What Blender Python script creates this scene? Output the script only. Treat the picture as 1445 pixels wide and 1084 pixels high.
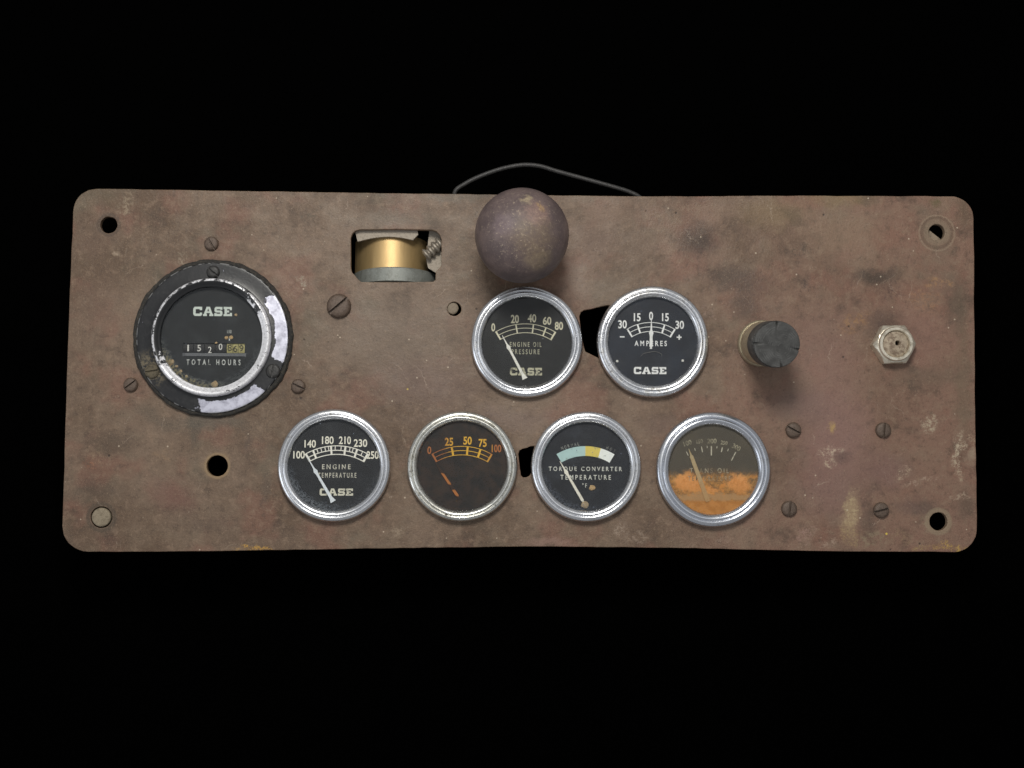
import bpy, bmesh, math, random
from mathutils import Vector, Matrix, Euler

random.seed(7)
for o in list(bpy.data.objects):
    bpy.data.objects.remove(o, do_unlink=True)
scene = bpy.context.scene
COL = scene.collection

# ------------------------------------------------------------------ units, camera
S = 0.000385          # metres for one photograph pixel on the plate's face
Z0 = 0.050            # height of the plate's face above the black cloth
F = 1900.0            # focal length in photograph pixels
CX, CY = 722.5, 542.0

def rx(a): return Matrix.Rotation(a, 3, 'X')
def ry(a): return Matrix.Rotation(a, 3, 'Y')
def rz(a): return Matrix.Rotation(a, 3, 'Z')
FL = Matrix(((1, 0, 0), (0, -1, 0), (0, 0, -1)))
M_FIT = rz(0.0055439) @ ry(-0.0272556) @ rx(-0.0620971)
R_WC = FL @ M_FIT @ FL
T_FIT = FL @ Vector((19.541, -18.597, F))
CAM = -(R_WC.transposed() @ T_FIT)          # camera place, pixels, plate frame
R_CW = R_WC.transposed()

cam_d = bpy.data.cameras.new('camera')
cam = bpy.data.objects.new('camera', cam_d)
COL.objects.link(cam)
cam.matrix_world = Matrix.Translation(Vector((CAM.x * S, CAM.y * S, CAM.z * S + Z0))) @ R_CW.to_4x4()
cam_d.sensor_width = 36.0
cam_d.lens = 36.0 * F / 1445.0
cam_d.clip_start = 0.01
cam_d.clip_end = 50
scene.camera = cam

# ------------------------------------------------------------------ light
world = bpy.data.worlds.new('World')
scene.world = world
world.use_nodes = True
wb = world.node_tree.nodes['Background']
wb.inputs['Color'].default_value = (0.97, 0.98, 1.0, 1)
wb.inputs['Strength'].default_value = 0.28

def area(name, loc, target, sx, sy, power, col):
    d = bpy.data.lights.new(name, 'AREA')
    d.shape = 'RECTANGLE'; d.size = sx; d.size_y = sy; d.energy = power; d.color = col
    o = bpy.data.objects.new(name, d); COL.objects.link(o)
    o.location = loc
    o.rotation_euler = (Vector(target) - Vector(loc)).to_track_quat('-Z', 'Y').to_euler()
    return o
area('workshop_lamp', (-0.05, 0.36, 0.76), (0, 0, Z0), 0.20, 0.20, 4.3, (1.0, 0.965, 0.90))
area('overhead_fill_lamp', (0.0, 0.1, 2.3), (0, 0, Z0), 2.0, 1.3, 3.4, (0.93, 0.96, 1.0))  # unseen lamp added overhead for soft fill and bright bands in the chrome
area('left_fill_lamp', (-1.5, -0.5, 0.9), (0, 0, Z0), 0.8, 1.0, 4.0, (0.88, 0.93, 1.0))  # unseen lamp added on the left so the chrome varies in brightness

vs = scene.view_settings
vs.view_transform = 'Standard'; vs.look = 'None'; vs.exposure = 0.0; vs.gamma = 1.0
try: vs.use_curve_mapping = False
except Exception: pass
scene.render.engine = 'CYCLES'
scene.cycles.max_bounces = 8
scene.cycles.transparent_max_bounces = 12

# ------------------------------------------------------------------ helpers: places
def at(px, py, h=0.0):
    """photograph pixel -> plate-frame point (pixel units) at height h above the plate's face"""
    d = R_CW @ Vector(((px - CX) / F, -(py - CY) / F, -1.0))
    t = (h - CAM.z) / d.z
    return CAM + d * t
def kscale(px, py):
    return (at(px + 40, py) - at(px - 40, py)).length / 80.0
def W(p):               # plate frame (pixels) -> world metres
    return Vector((p.x * S, p.y * S, p.z * S + Z0))

def lin(r, g, b):
    def f(c):
        c /= 255.0
        return c / 12.92 if c <= 0.04045 else ((c + 0.055) / 1.055) ** 2.4
    return (f(r), f(g), f(b), 1.0)

# ------------------------------------------------------------------ helpers: nodes
class NT:
    def __init__(self, name):
        self.m = bpy.data.materials.new(name); self.m.use_nodes = True
        self.t = self.m.node_tree; self.t.nodes.clear()
        self.out = self.t.nodes.new('ShaderNodeOutputMaterial')
    def n(self, typ, props=None, **ins):
        nd = self.t.nodes.new('ShaderNode' + typ)
        for k, v in (props or {}).items(): setattr(nd, k, v)
        for k, v in ins.items():
            key = int(k[1:]) if k[0] == 'i' and k[1:].isdigit() else k.replace('_', ' ')
            self.set(nd.inputs[key], v)
        return nd
    def set(self, sock, v):
        if isinstance(v, bpy.types.NodeSocket): self.t.links.new(v, sock)
        elif isinstance(v, bpy.types.Node): self.t.links.new(v.outputs[0], sock)
        else: sock.default_value = v
    def math(self, op, a, b=0.0, clamp=False):
        return self.n('Math', {'operation': op, 'use_clamp': clamp}, i0=a, i1=b).outputs[0]
    def vm(self, op, a, b=None):
        nd = self.n('VectorMath', {'operation': op}, i0=a)
        if b is not None: self.set(nd.inputs[1], b)
        return nd.outputs[1] if op in ('LENGTH', 'DOT_PRODUCT') else nd.outputs[0]
    def px(self):       # object coordinates in photograph pixels
        tc = self.n('TexCoord')
        nd = self.n('VectorMath', {'operation': 'SCALE'}, i0=tc.outputs['Object'])
        nd.inputs['Scale'].default_value = 1.0 / S
        return nd.outputs[0]
    def noise(self, vec, scale, detail=3.0, rough=0.55, col=False):
        nd = self.n('TexNoise', None, Vector=vec, Scale=scale, Detail=detail, Roughness=rough)
        return nd.outputs['Color'] if col else nd.outputs['Fac']
    def voro(self, vec, scale, feature='F1', out='Distance', rnd=1.0):
        nd = self.n('TexVoronoi', {'feature': feature}, Vector=vec, Scale=scale, Randomness=rnd)
        return nd.outputs[out]
    def ramp(self, v, a, b, lo=0.0, hi=1.0, smooth=True):
        nd = self.n('MapRange', {'interpolation_type': 'SMOOTHSTEP' if smooth else 'LINEAR'},
                    i0=v, i1=a, i2=b, i3=lo, i4=hi)
        return nd.outputs[0]
    def mix(self, f, a, b, mode='MIX'):
        nd = self.n('Mix', {'data_type': 'RGBA', 'blend_type': mode})
        self.set(nd.inputs[0], f); self.set(nd.inputs[6], a); self.set(nd.inputs[7], b)
        return nd.outputs[2]
    def mapping(self, vec, loc=(0, 0, 0), rot=(0, 0, 0), sc=(1, 1, 1), typ='TEXTURE'):
        nd = self.n('Mapping', {'vector_type': typ}, Vector=vec)
        nd.inputs['Location'].default_value = loc; nd.inputs['Rotation'].default_value = rot
        nd.inputs['Scale'].default_value = sc
        return nd.outputs[0]
    def bump(self, h, strength, dist=S, normal=None):
        nd = self.n('Bump', None, Height=h, Strength=strength, Distance=dist)
        if normal is not None: self.set(nd.inputs['Normal'], normal)
        return nd.outputs[0]
    def bsdf(self, col, rough, metal=0.0, normal=None, spec=0.5):
        b = self.n('BsdfPrincipled')
        self.set(b.inputs['Base Color'], col); self.set(b.inputs['Roughness'], rough)
        self.set(b.inputs['Metallic'], metal); self.set(b.inputs['Specular IOR Level'], spec)
        if normal is not None: self.set(b.inputs['Normal'], normal)
        return b.outputs[0]
    def done(self, sh):
        self.t.links.new(sh, self.out.inputs['Surface']); return self.m
    def sep(self, vec):
        nd = self.n('SeparateXYZ', None, Vector=vec); return nd.outputs

# ------------------------------------------------------------------ materials
def mat_cloth():
    t = NT('black_cloth')
    return t.done(t.bsdf((0.0006, 0.0006, 0.0006, 1), 1.0, spec=0.0))

def mat_plate(stains_and_light):
    t = NT('worn_brown_paint')
    P = t.px()
    wn = t.noise(P, 0.035, 4, 0.6, col=True)
    wv = t.vm('MULTIPLY', t.vm('SUBTRACT', wn, (0.5, 0.5, 0.5)), (34, 34, 0))
    P2 = t.vm('ADD', P, wv)
    wn2 = t.noise(P, 0.22, 3, 0.6, col=True)
    P3 = t.vm('ADD', P2, t.vm('MULTIPLY', t.vm('SUBTRACT', wn2, (0.5, 0.5, 0.5)), (9, 9, 0)))
    big = t.noise(P, 0.0045, 3, 0.6)
    mid = t.noise(t.vm('ADD', P, (311, 97, 0)), 0.018, 4, 0.62)
    fine = t.noise(P, 0.30, 3, 0.7)
    grain = t.noise(P, 0.75, 2, 0.6)
    c = t.mix(t.ramp(big, 0.35, 0.65), lin(95, 76, 60), lin(118, 99, 83))
    x = t.sep(P)[0]
    c = t.mix(t.ramp(t.math('ADD', x, t.math('MULTIPLY', t.math('SUBTRACT', big, 0.5), 900)), 100, 560, 0, 0.85), c, lin(128, 98, 83))  # lighter and redder to the right: own colour, partly painted-in light
    c = t.mix(t.ramp(mid, 0.48, 0.70, 0, 0.40), c, lin(126, 110, 92))
    c = t.mix(t.ramp(mid, 0.47, 0.29, 0, 0.70), c, lin(74, 60, 50))
    red = t.noise(t.vm('ADD', P, (-777, 412, 0)), 0.012, 3, 0.6)
    c = t.mix(t.ramp(red, 0.50, 0.66, 0, 0.50), c, lin(124, 86, 72))
    mot = t.noise(t.vm('ADD', P, (-97, -212, 0)), 0.07, 4, 0.7)
    c = t.mix(t.ramp(mot, 0.50, 0.68, 0, 0.50), c, lin(136, 114, 95))
    c = t.mix(t.ramp(mot, 0.48, 0.30, 0, 0.55), c, lin(76, 61, 50))
    grn = t.noise(t.vm('ADD', P, (177, -912, 0)), 0.010, 3, 0.6)
    c = t.mix(t.ramp(grn, 0.55, 0.72, 0, 0.40), c, lin(104, 98, 82))
    # stains and rubbed places, each in its spot; paler right-hand tones partly paint in light
    brk = t.math('MAXIMUM', t.ramp(t.noise(P, 0.13, 6, 0.8), 0.50, 0.56), t.ramp(t.noise(P, 0.4, 4, 0.8), 0.50, 0.60, 0, 0.6))
    for (px, py, ax, ay, rot, col, st, broken) in stains_and_light:
        q = at(px, py)
        Pi = t.n('VectorMath', {'operation': 'MULTIPLY_ADD'}, i0=c, i1=(1e-6, 1e-6, 1e-6), i2=P3).outputs[0]   # keeps the layers in order
        m = t.mapping(Pi, (q.x, q.y, 0), (0, 0, math.radians(rot)), (ax, ay, 1e6))
        f = t.ramp(t.vm('LENGTH', m), 1.12 if broken else 1.32, 0.40 if broken else 0.15, 0, min(0.97, st * (1.1 if broken else 1.02)))
        if broken: f = t.math('MULTIPLY', f, brk)
        c = t.mix(f, c, lin(*col))
    # dished and rubbed rings round the corner holes
    for (px, py, r0, w, col, st) in ((1322, 328, 12, 11, (130, 114, 95), .5), (1322, 328, 22, 3.0, (92, 76, 62), .5), (1322, 329, 25.5, 1.6, (146, 128, 108), .5),
                                     (1324, 736, 16, 5, (142, 126, 104), .6), (143, 730, 18.5, 3.6, (80, 68, 56), .75), (306.5, 657.5, 16.5, 2.4, (150, 126, 94), .55), (153.5, 317.5, 14.5, 3, (80, 66, 56), .6)):
        q = at(px, py)
        Pi = t.n('VectorMath', {'operation': 'MULTIPLY_ADD'}, i0=c, i1=(1e-6, 1e-6, 1e-6), i2=P).outputs[0]
        d = t.vm('LENGTH', t.vm('MULTIPLY', t.vm('SUBTRACT', Pi, (q.x, q.y, 0)), (1, 1, 0)))
        d = t.math('ABSOLUTE', t.math('SUBTRACT', t.math('ADD', d, t.math('MULTIPLY', t.math('SUBTRACT', fine, 0.5), 5)), r0))
        c = t.mix(t.ramp(d, w, w * 0.4, 0, st), c, lin(*col))
    # grain, pits, dust
    c = t.mix(t.ramp(fine, 0.44, 0.30, 0, 0.45), c, lin(62, 51, 44))
    c = t.mix(t.ramp(fine, 0.57, 0.72, 0, 0.50), c, lin(150, 128, 106))
    c = t.mix(t.ramp(grain, 0.56, 0.74, 0, 0.36), c, lin(158, 136, 113))
    c = t.mix(t.ramp(grain, 0.45, 0.28, 0, 0.40), c, lin(60, 50, 44))
    vd = t.voro(P, 0.055)
    sel = t.n('TexWhiteNoise', {'noise_dimensions': '3D'}, Vector=t.voro(P, 0.055, out='Position')).outputs['Value']
    sp = t.math('MULTIPLY', t.ramp(vd, 0.085, 0.035), t.math('GREATER_THAN', sel, 0.55))
    c = t.mix(t.math('MULTIPLY', sp, 0.75), c, lin(196, 180, 158))
    vd2 = t.voro(t.vm('ADD', P, (55, 31, 0)), 0.016)
    sel2 = t.n('TexWhiteNoise', {'noise_dimensions': '3D'}, Vector=t.voro(t.vm('ADD', P, (55, 31, 0)), 0.016, out='Position')).outputs['Value']
    ye = t.math('MULTIPLY', t.ramp(vd2, 0.036, 0.02), t.math('GREATER_THAN', sel2, 0.80))
    c = t.mix(ye, c, lin(205, 180, 80))
    vd3 = t.voro(t.vm('ADD', P, (5, 331, 0)), 0.03)
    sel3 = t.n('TexWhiteNoise', {'noise_dimensions': '3D'}, Vector=t.voro(t.vm('ADD', P, (5, 331, 0)), 0.03, out='Position')).outputs['Value']
    dk = t.math('MULTIPLY', t.ramp(vd3, 0.07, 0.03), t.math('GREATER_THAN', sel3, 0.75))
    c = t.mix(t.math('MULTIPLY', dk, 0.8), c, lin(48, 38, 32))
    # hair scratches, three directions
    scr = None
    for ang, off in ((33, 0), (-52, 410), (80, 905)):
        q = t.mapping(t.vm('ADD', P2, (off, off * 0.3, 0)), (0, 0, 0), (0, 0, math.radians(ang)), (90, 1.7, 1))
        s1 = t.ramp(t.noise(q, 0.8, 2, 0.5), 0.71, 0.77)
        scr = s1 if scr is None else t.math('MAXIMUM', scr, s1)
    c = t.mix(t.math('MULTIPLY', scr, 0.45), c, lin(168, 150, 132))
    h = t.math('ADD', t.math('MULTIPLY', fine, 1.0), t.math('MULTIPLY', grain, 0.6))
    h = t.math('SUBTRACT', h, t.math('MULTIPLY', dk, 0.8))
    nrm = t.bump(h, 0.45, S * 0.9)
    nrm = t.bump(mid, 0.30, S * 6, nrm)
    rg = t.ramp(mid, 0.3, 0.7, 0.56, 0.42)
    return t.done(t.bsdf(c, rg, 0.0, nrm, 0.35))

def mat_chrome(name, tint=(226, 228, 232), wear=0.35, seed=0):
    t = NT(name)
    P = t.vm('ADD', t.px(), (seed * 137.0, seed * 71.0, 0))
    n1 = t.noise(P, 0.05, 4, 0.65); n2 = t.noise(P, 0.5, 3, 0.7); n3 = t.noise(P, 0.22, 3, 0.7)
    c = t.mix(t.ramp(n1, 0.45, 0.70, 0, wear), lin(*tint), lin(150, 146, 134))
    c = t.mix(t.ramp(n2, 0.56, 0.70, 0, min(1, wear * 1.6)), c, lin(92, 86, 76))
    pit = t.math('MULTIPLY', t.ramp(n3, 0.58, 0.68), t.ramp(n1, 0.42, 0.6))
    c = t.mix(t.math('MULTIPLY', pit, min(1, wear * 1.5)), c, lin(84, 76, 62))
    r = t.ramp(n1, 0.35, 0.70, 0.20, 0.24 + wear * 0.4)
    nrm = t.bump(n2, 0.05, S * 0.5)
    nrm = t.bump(n1, 0.06, S * 2.0, nrm)
    return t.done(t.bsdf(c, r, 0.96, nrm))

def mat_simple(name, col, rough=0.5, metal=0.0, var=0.3, dark=None, scale=0.25, bump=0.25, spec=0.5, thr=(0.45, 0.7)):
    t = NT(name); P = t.px()
    n1 = t.noise(P, scale, 4, 0.65); n2 = t.noise(t.vm('ADD', P, (91, 3, 7)), scale * 4, 2, 0.6)
    d = dark or tuple(int(v * 0.55) for v in col)
    c = t.mix(t.ramp(n1, thr[0], thr[1], 0, var), lin(*col), lin(*d))
    c = t.mix(t.ramp(n2, 0.55, 0.8, 0, var * 0.6), c, lin(*[min(255, int(v * 1.3 + 12)) for v in col]))
    return t.done(t.bsdf(c, rough, metal, t.bump(t.math('ADD', n1, t.math('MULTIPLY', n2, 0.4)), bump, S * 1.2), spec))

def mat_dial(name, base=(26, 28, 31), dust=(74, 76, 78), amount=0.35, seed=0, rust=False, brown=0.0):
    t = NT(name); P0 = t.px(); P = t.vm('ADD', P0, (seed * 91.0, seed * 53.0, 0))
    n1 = t.noise(P, 0.035, 4, 0.65); n2 = t.noise(P, 0.5, 3, 0.7)
    c = t.mix(t.ramp(n1, 0.45, 0.75, 0, amount * 0.7), lin(*base), lin(*dust))
    c = t.mix(t.ramp(n2, 0.58, 0.78, 0, amount), c, lin(*dust))
    if brown: c = t.mix(t.ramp(t.noise(P, 0.06, 4, 0.7), 0.40, 0.62, 0, brown), c, lin(62, 44, 32))
    if rust:
        y = t.sep(P0)[1]
        wn = t.noise(P, 0.07, 5, 0.7, col=True)
        Q = t.vm('ADD', P0, t.vm('MULTIPLY', t.vm('SUBTRACT', wn, (0.5, 0.5, 0.5)), (26, 26, 0)))
        yq = t.sep(Q)[1]
        nz = t.noise(P, 0.22, 5, 0.8); ng = t.noise(P, 0.09, 4, 0.7)
        mud = t.mix(t.ramp(nz, 0.38, 0.62), lin(96, 82, 56), lin(186, 140, 78))
        mud = t.mix(t.ramp(ng, 0.52, 0.66), mud, lin(206, 142, 70))
        c = t.mix(t.math('MULTIPLY', t.ramp(yq, 0, -14), t.ramp(ng, 0.34, 0.52, 0.25, 1)), c, mud)
        for (bx, by, ax, ay) in ((-33, -19, 25, 15), (35, -20, 19, 15), (-8, -31, 20, 6)):
            m = t.vm('LENGTH', t.mapping(Q, (bx, by, 0), (0, 0, 0), (ax, ay, 1e6)))
            c = t.mix(t.ramp(m, 1.15, 0.55), c, t.mix(t.ramp(nz, 0.35, 0.6), lin(200, 136, 70), lin(224, 162, 96)))
        band = t.math('MULTIPLY', t.ramp(yq, -33, -37), t.ramp(yq, -45, -41))
        c = t.mix(t.math('MULTIPLY', band, 0.85), c, lin(176, 152, 116))
        low = t.ramp(t.math('ADD', y, t.math('MULTIPLY', ng, 6)), -39, -44)
        c = t.mix(low, c, t.mix(t.ramp(ng, 0.4, 0.6), lin(176, 118, 52), lin(200, 142, 76)))
    return t.done(t.bsdf(c, 0.62, 0.0, t.bump(n2, 0.05, S * 0.4), 0.3))

def mat_print(name, col, fade=0.25, under=(40, 40, 40), seed=0, scale=0.12):
    t = NT(name); P = t.vm('ADD', t.px(), (seed * 31.0, seed * 17.0, 0))
    n = t.noise(P, scale, 4, 0.7)
    c = t.mix(t.ramp(n, 0.64 - fade * 0.45, 0.78 - fade * 0.45), lin(*col), t.mix(0.75, lin(*col), lin(*under)))
    return t.done(t.bsdf(c, 0.6, 0, None, 0.2))

def mat_amber(name):
    """aged print: yellow in the middle of the dial, browned towards the ends"""
    t = NT(name); P = t.px(); x = t.sep(P)[0]
    n = t.noise(P, 0.10, 4, 0.7)
    d = t.math('ADD', t.math('ABSOLUTE', t.math('SUBTRACT', x, 8)), t.math('MULTIPLY', t.math('SUBTRACT', n, 0.5), 30))
    c = t.mix(t.ramp(d, 18, 40), lin(226, 178, 62), lin(172, 106, 60))
    c = t.mix(t.ramp(n, 0.56, 0.70, 0, 0.6), c, lin(112, 84, 44))
    return t.done(t.bsdf(c, 0.6, 0, None, 0.2))
def mat_needle_dirty():
    """orange needle, all but two stretches caked over with dark grime"""
    t = NT('dirty_orange_needle'); P = t.px()
    y = t.math('ADD', t.sep(P)[1], t.math('MULTIPLY', t.math('SUBTRACT', t.noise(P, 0.3, 3, 0.6), 0.5), 5))
    f = t.math('MAXIMUM', t.math('MULTIPLY', t.ramp(y, -26, -24), t.ramp(y, -9, -12)), t.math('MULTIPLY', t.ramp(y, -42, -40), t.ramp(y, -32, -34)))
    return t.done(t.bsdf(t.mix(f, lin(58, 44, 36), lin(176, 112, 60)), 0.7, 0, None, 0.2))
def mat_glass(name, haze=0.03, hazecol=(150, 160, 172), specks=0.6, seed=0, rust=False, rim=0.0, rimcol=(150, 130, 80), R=62, scr=0.3, side=0.0):
    t = NT(name); P0 = t.px(); P = t.vm('ADD', P0, (seed * 77.0, seed * 129.0, 0))
    fr = t.n('Fresnel', None, IOR=1.34).outputs[0]
    nb = t.bump(t.noise(P, 0.02, 2, 0.5), 0.06, S * 2)
    gl = t.n('BsdfGlossy', None, Color=(1, 1, 1, 1), Roughness=0.06, Normal=nb).outputs[0]
    tr = t.n('BsdfTransparent').outputs[0]
    base = t.n('MixShader', None, i0=fr, i1=tr, i2=gl).outputs[0]
    n1 = t.noise(P, 0.03, 4, 0.6)
    f = t.ramp(n1, 0.35, 0.75, haze * 0.5, haze * 1.6)
    vd = t.voro(P, 0.16)
    sel = t.n('TexWhiteNoise', {'noise_dimensions': '3D'}, Vector=t.voro(P, 0.16, out='Position')).outputs['Value']
    s = t.math('MULTIPLY', t.ramp(vd, 0.20, 0.07), t.math('GREATER_THAN', sel, 1 - 0.11 * specks))
    f = t.math('MAXIMUM', f, t.math('MULTIPLY', s, 0.55))
    for ang in (25, -60):
        q = t.mapping(P, (0, 0, 0), (0, 0, math.radians(ang)), (22, 0.9, 1))
        f = t.math('MAXIMUM', f, t.ramp(t.noise(q, 0.9, 2, 0.5), 0.72, 0.80, 0, scr * 0.5))
    col = lin(*hazecol)
    r = t.vm('LENGTH', t.vm('MULTIPLY', P0, (1, 1, 0)))
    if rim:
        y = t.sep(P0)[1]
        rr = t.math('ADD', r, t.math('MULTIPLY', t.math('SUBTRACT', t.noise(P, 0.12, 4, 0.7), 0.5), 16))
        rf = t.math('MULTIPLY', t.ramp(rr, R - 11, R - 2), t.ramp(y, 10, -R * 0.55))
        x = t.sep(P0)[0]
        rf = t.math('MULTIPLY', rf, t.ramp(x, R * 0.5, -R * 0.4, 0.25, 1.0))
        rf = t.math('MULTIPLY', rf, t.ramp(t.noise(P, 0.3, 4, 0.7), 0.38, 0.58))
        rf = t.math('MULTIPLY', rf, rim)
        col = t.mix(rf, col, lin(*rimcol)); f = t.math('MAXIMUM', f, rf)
    if rust:
        y = t.sep(P0)[1]
        yy = t.math('ADD', y, t.math('MULTIPLY', t.math('SUBTRACT', t.noise(P, 0.05, 5, 0.7), 0.5), 40))
        rf = t.ramp(yy, 0, -34, 0, 0.26)
        col = t.mix(t.ramp(yy, 6, -12), col, lin(206, 152, 86)); f = t.math('MAXIMUM', f, rf)
    df = t.n('BsdfDiffuse', None, Color=col, Roughness=0.9).outputs[0]
    return t.done(t.n('MixShader', None, i0=f, i1=base, i2=df).outputs[0])

def mat_flange():
    """black enamel, flaked off in two places to pale bare metal (hour meter flange)"""
    t = NT('flaked_black_enamel'); P = t.px()
    x, y = t.sep(P)[0], t.sep(P)[1]
    ang = t.math('MULTIPLY', t.math('ARCTAN2', y, x), 180 / math.pi)
    r = t.vm('LENGTH', t.vm('MULTIPLY', P, (1, 1, 0)))
    n = t.noise(P, 0.05, 5, 0.65)
    w = t.math('MULTIPLY', t.math('SUBTRACT', n, 0.5), 26)
    a2 = t.math('ADD', ang, w); r2 = t.math('ADD', r, t.math('MULTIPLY', w, 0.5))
    def patch(a0, a1, r0, r1):
        f = t.math('MULTIPLY', t.ramp(a2, a0, a0 + 1.2), t.ramp(a2, a1, a1 - 1.2))
        return t.math('MULTIPLY', f, t.math('MULTIPLY', t.ramp(r2, r0, r0 + 0.8), t.ramp(r, r1, r1 - 0.8)))
    f = t.math('MAXIMUM', patch(-19, 36, 86.5, 105.2), patch(-101, -45, 88, 105.2))
    f = t.math('MAXIMUM', f, t.math('MULTIPLY', t.ramp(t.noise(P, 0.11, 4, 0.7), 0.70, 0.73), t.ramp(r, 84, 92)))
    edge = t.math('MULTIPLY', t.ramp(r, 103.6, 105), t.ramp(t.noise(P, 0.1, 3, 0.6), 0.46, 0.56))
    blk = t.mix(t.ramp(t.noise(P, 0.12, 4, 0.7), 0.45, 0.75, 0, 0.8), lin(24, 25, 28), lin(46, 46, 47))
    dirt = t.math('MULTIPLY', t.ramp(t.vm('LENGTH', t.mapping(P, (-82, -44, 0), (0, 0, 0), (34, 30, 1e6))), 1.1, 0.3), t.ramp(t.noise(P, 0.16, 4, 0.75), 0.42, 0.6))
    blk = t.mix(dirt, blk, lin(112, 102, 82))
    met = t.mix(t.ramp(t.noise(P, 0.09, 3, 0.6), 0.4, 0.7), lin(200, 201, 215), lin(158, 158, 172))
    c = t.mix(f, blk, met)
    c = t.mix(t.math('MULTIPLY', edge, 0.7), c, lin(150, 150, 150))
    nrm = t.bump(t.math('SUBTRACT', t.math('MULTIPLY', t.noise(P, 0.3, 3, 0.6), 0.25), f), 0.6, S * 1.0)
    return t.done(t.bsdf(c, t.mix(f, (0.36,) * 3 + (1,), (0.45,) * 3 + (1,)), t.math('MULTIPLY', f, 0.55), nrm, 0.5))

def mat_worn_ring():
    """hour meter bezel: black paint rubbed away to bright metal, most along the lower right"""
    t = NT('rubbed_black_bezel'); P = t.px()
    x, y = t.sep(P)[0], t.sep(P)[1]
    n = t.noise(P, 0.09, 5, 0.7); n2 = t.noise(P, 0.35, 3, 0.7)
    r = t.vm('LENGTH', t.vm('MULTIPLY', P, (1, 1, 0)))
    d = t.math('ADD', t.math('MULTIPLY', x, 0.0052), t.math('MULTIPLY', y, -0.0085))
    k = t.math('ADD', t.math('ADD', d, t.math('MULTIPLY', t.math('SUBTRACT', n, 0.5), 1.7)), 0.06)
    f = t.ramp(k, -0.02, 0.05)
    rimf = t.math('MULTIPLY', t.ramp(t.math('ABSOLUTE', t.math('SUBTRACT', r, 80.3)), 2.4, 1.2), t.ramp(t.noise(P, 0.16, 5, 0.7), 0.44, 0.50))
    f = t.math('MAXIMUM', f, rimf)
    f = t.math('MULTIPLY', f, t.ramp(n2, 0.26, 0.34, 0.4, 1))
    f = t.math('MULTIPLY', f, t.math('MAXIMUM', t.ramp(t.noise(t.vm('ADD', P, (40, 9, 0)), 0.11, 5, 0.75), 0.38, 0.41), t.ramp(r, 76.5, 75)))
    c = t.mix(f, lin(30, 31, 33), t.mix(t.ramp(n2, 0.45, 0.7), lin(232, 232, 236), lin(188, 188, 190)))
    nrm = t.bump(t.math('MULTIPLY', f, -1.0), 0.5, S * 0.8)
    return t.done(t.bsdf(c, 0.40, t.math('MULTIPLY', f, 0.30), nrm))

def mat_ball():
    t = NT('worn_knob_enamel'); P = t.px()
    wn = t.noise(P, 0.06, 4, 0.6, col=True)
    P2 = t.vm('ADD', P, t.vm('MULTIPLY', t.vm('SUBTRACT', wn, (0.5, 0.5, 0.5)), (30, 30, 30)))
    n1 = t.noise(P, 0.03, 4, 0.65); n2 = t.noise(P, 0.25, 5, 0.8); n3 = t.noise(P, 0.8, 2, 0.6)
    c = t.mix(t.ramp(n1, 0.4, 0.65), lin(90, 78, 78), lin(108, 94, 92))
    for (x, y, z, rr, col, st) in ((14, -12, 62, 40, (116, 100, 84), 0.75), (20, 22, 60, 24, (150, 122, 112), 0.6),
                                   (26, 30, 55, 11, (168, 138, 92), 0.8), (4, 40, 48, 12, (176, 160, 130), 0.7),
                                   (-28, 5, 58, 22, (124, 110, 114), 0.55), (22, -42, 45, 24, (140, 124, 98), 0.5)):
        m = t.vm('LENGTH', t.mapping(P2, (x, y, z), (0, 0, 0), (rr, rr, rr)))
        c = t.mix(t.math('MULTIPLY', t.ramp(m, 1.1, 0.35, 0, st), t.ramp(n2, 0.35, 0.55, 0.35, 1)), c, lin(*col))
    zz = t.sep(P)[2]
    c = t.mix(t.math('MULTIPLY', t.ramp(n2, 0.56, 0.68, 0, 0.75), t.ramp(zz, 15, 50)), c, lin(176, 160, 138))
    c = t.mix(t.ramp(n3, 0.62, 0.74, 0, 0.35), c, lin(180, 166, 148))
    c = t.mix(t.ramp(n2, 0.40, 0.28, 0, 0.5), c, lin(52, 42, 42))
    nrm = t.bump(t.math('ADD', n2, t.math('MULTIPLY', n3, 0.3)), 0.35, S * 1.4)
    return t.done(t.bsdf(c, t.ramp(n1, 0.3, 0.7, 0.55, 0.42), 0, nrm, 0.4))

# ------------------------------------------------------------------ helpers: meshes (all in pixel units, scaled by S)
def link(name, me, mats, parent=None, loc=(0, 0, 0), rot=None, smooth=False, label=None):
    o = bpy.data.objects.new(name, me)
    for m in (mats if isinstance(mats, (list, tuple)) else [mats]): me.materials.append(m)
    COL.objects.link(o)
    o.parent = parent
    o.location = loc
    if rot is not None: o.rotation_euler = rot
    if smooth:
        for p in me.polygons: p.use_smooth = True
        try: me.set_sharp_from_angle(angle=math.radians(38))
        except Exception: pass
    if label: o['label'] = label
    return o
def mk(name, verts, faces, mat, parent=None, loc=(0, 0, 0), rot=None, smooth=False, mi=None, label=None):
    me = bpy.data.meshes.new(name)
    me.from_pydata([(v[0] * S, v[1] * S, v[2] * S) for v in verts], [], faces)
    me.update()
    bm = bmesh.new(); bm.from_mesh(me); bmesh.ops.recalc_face_normals(bm, faces=bm.faces); bm.to_mesh(me); bm.free()
    if mi:
        for p, i in zip(me.polygons, mi): p.material_index = i
    return link(name, me, mat, parent, loc, rot, smooth, label)
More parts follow.
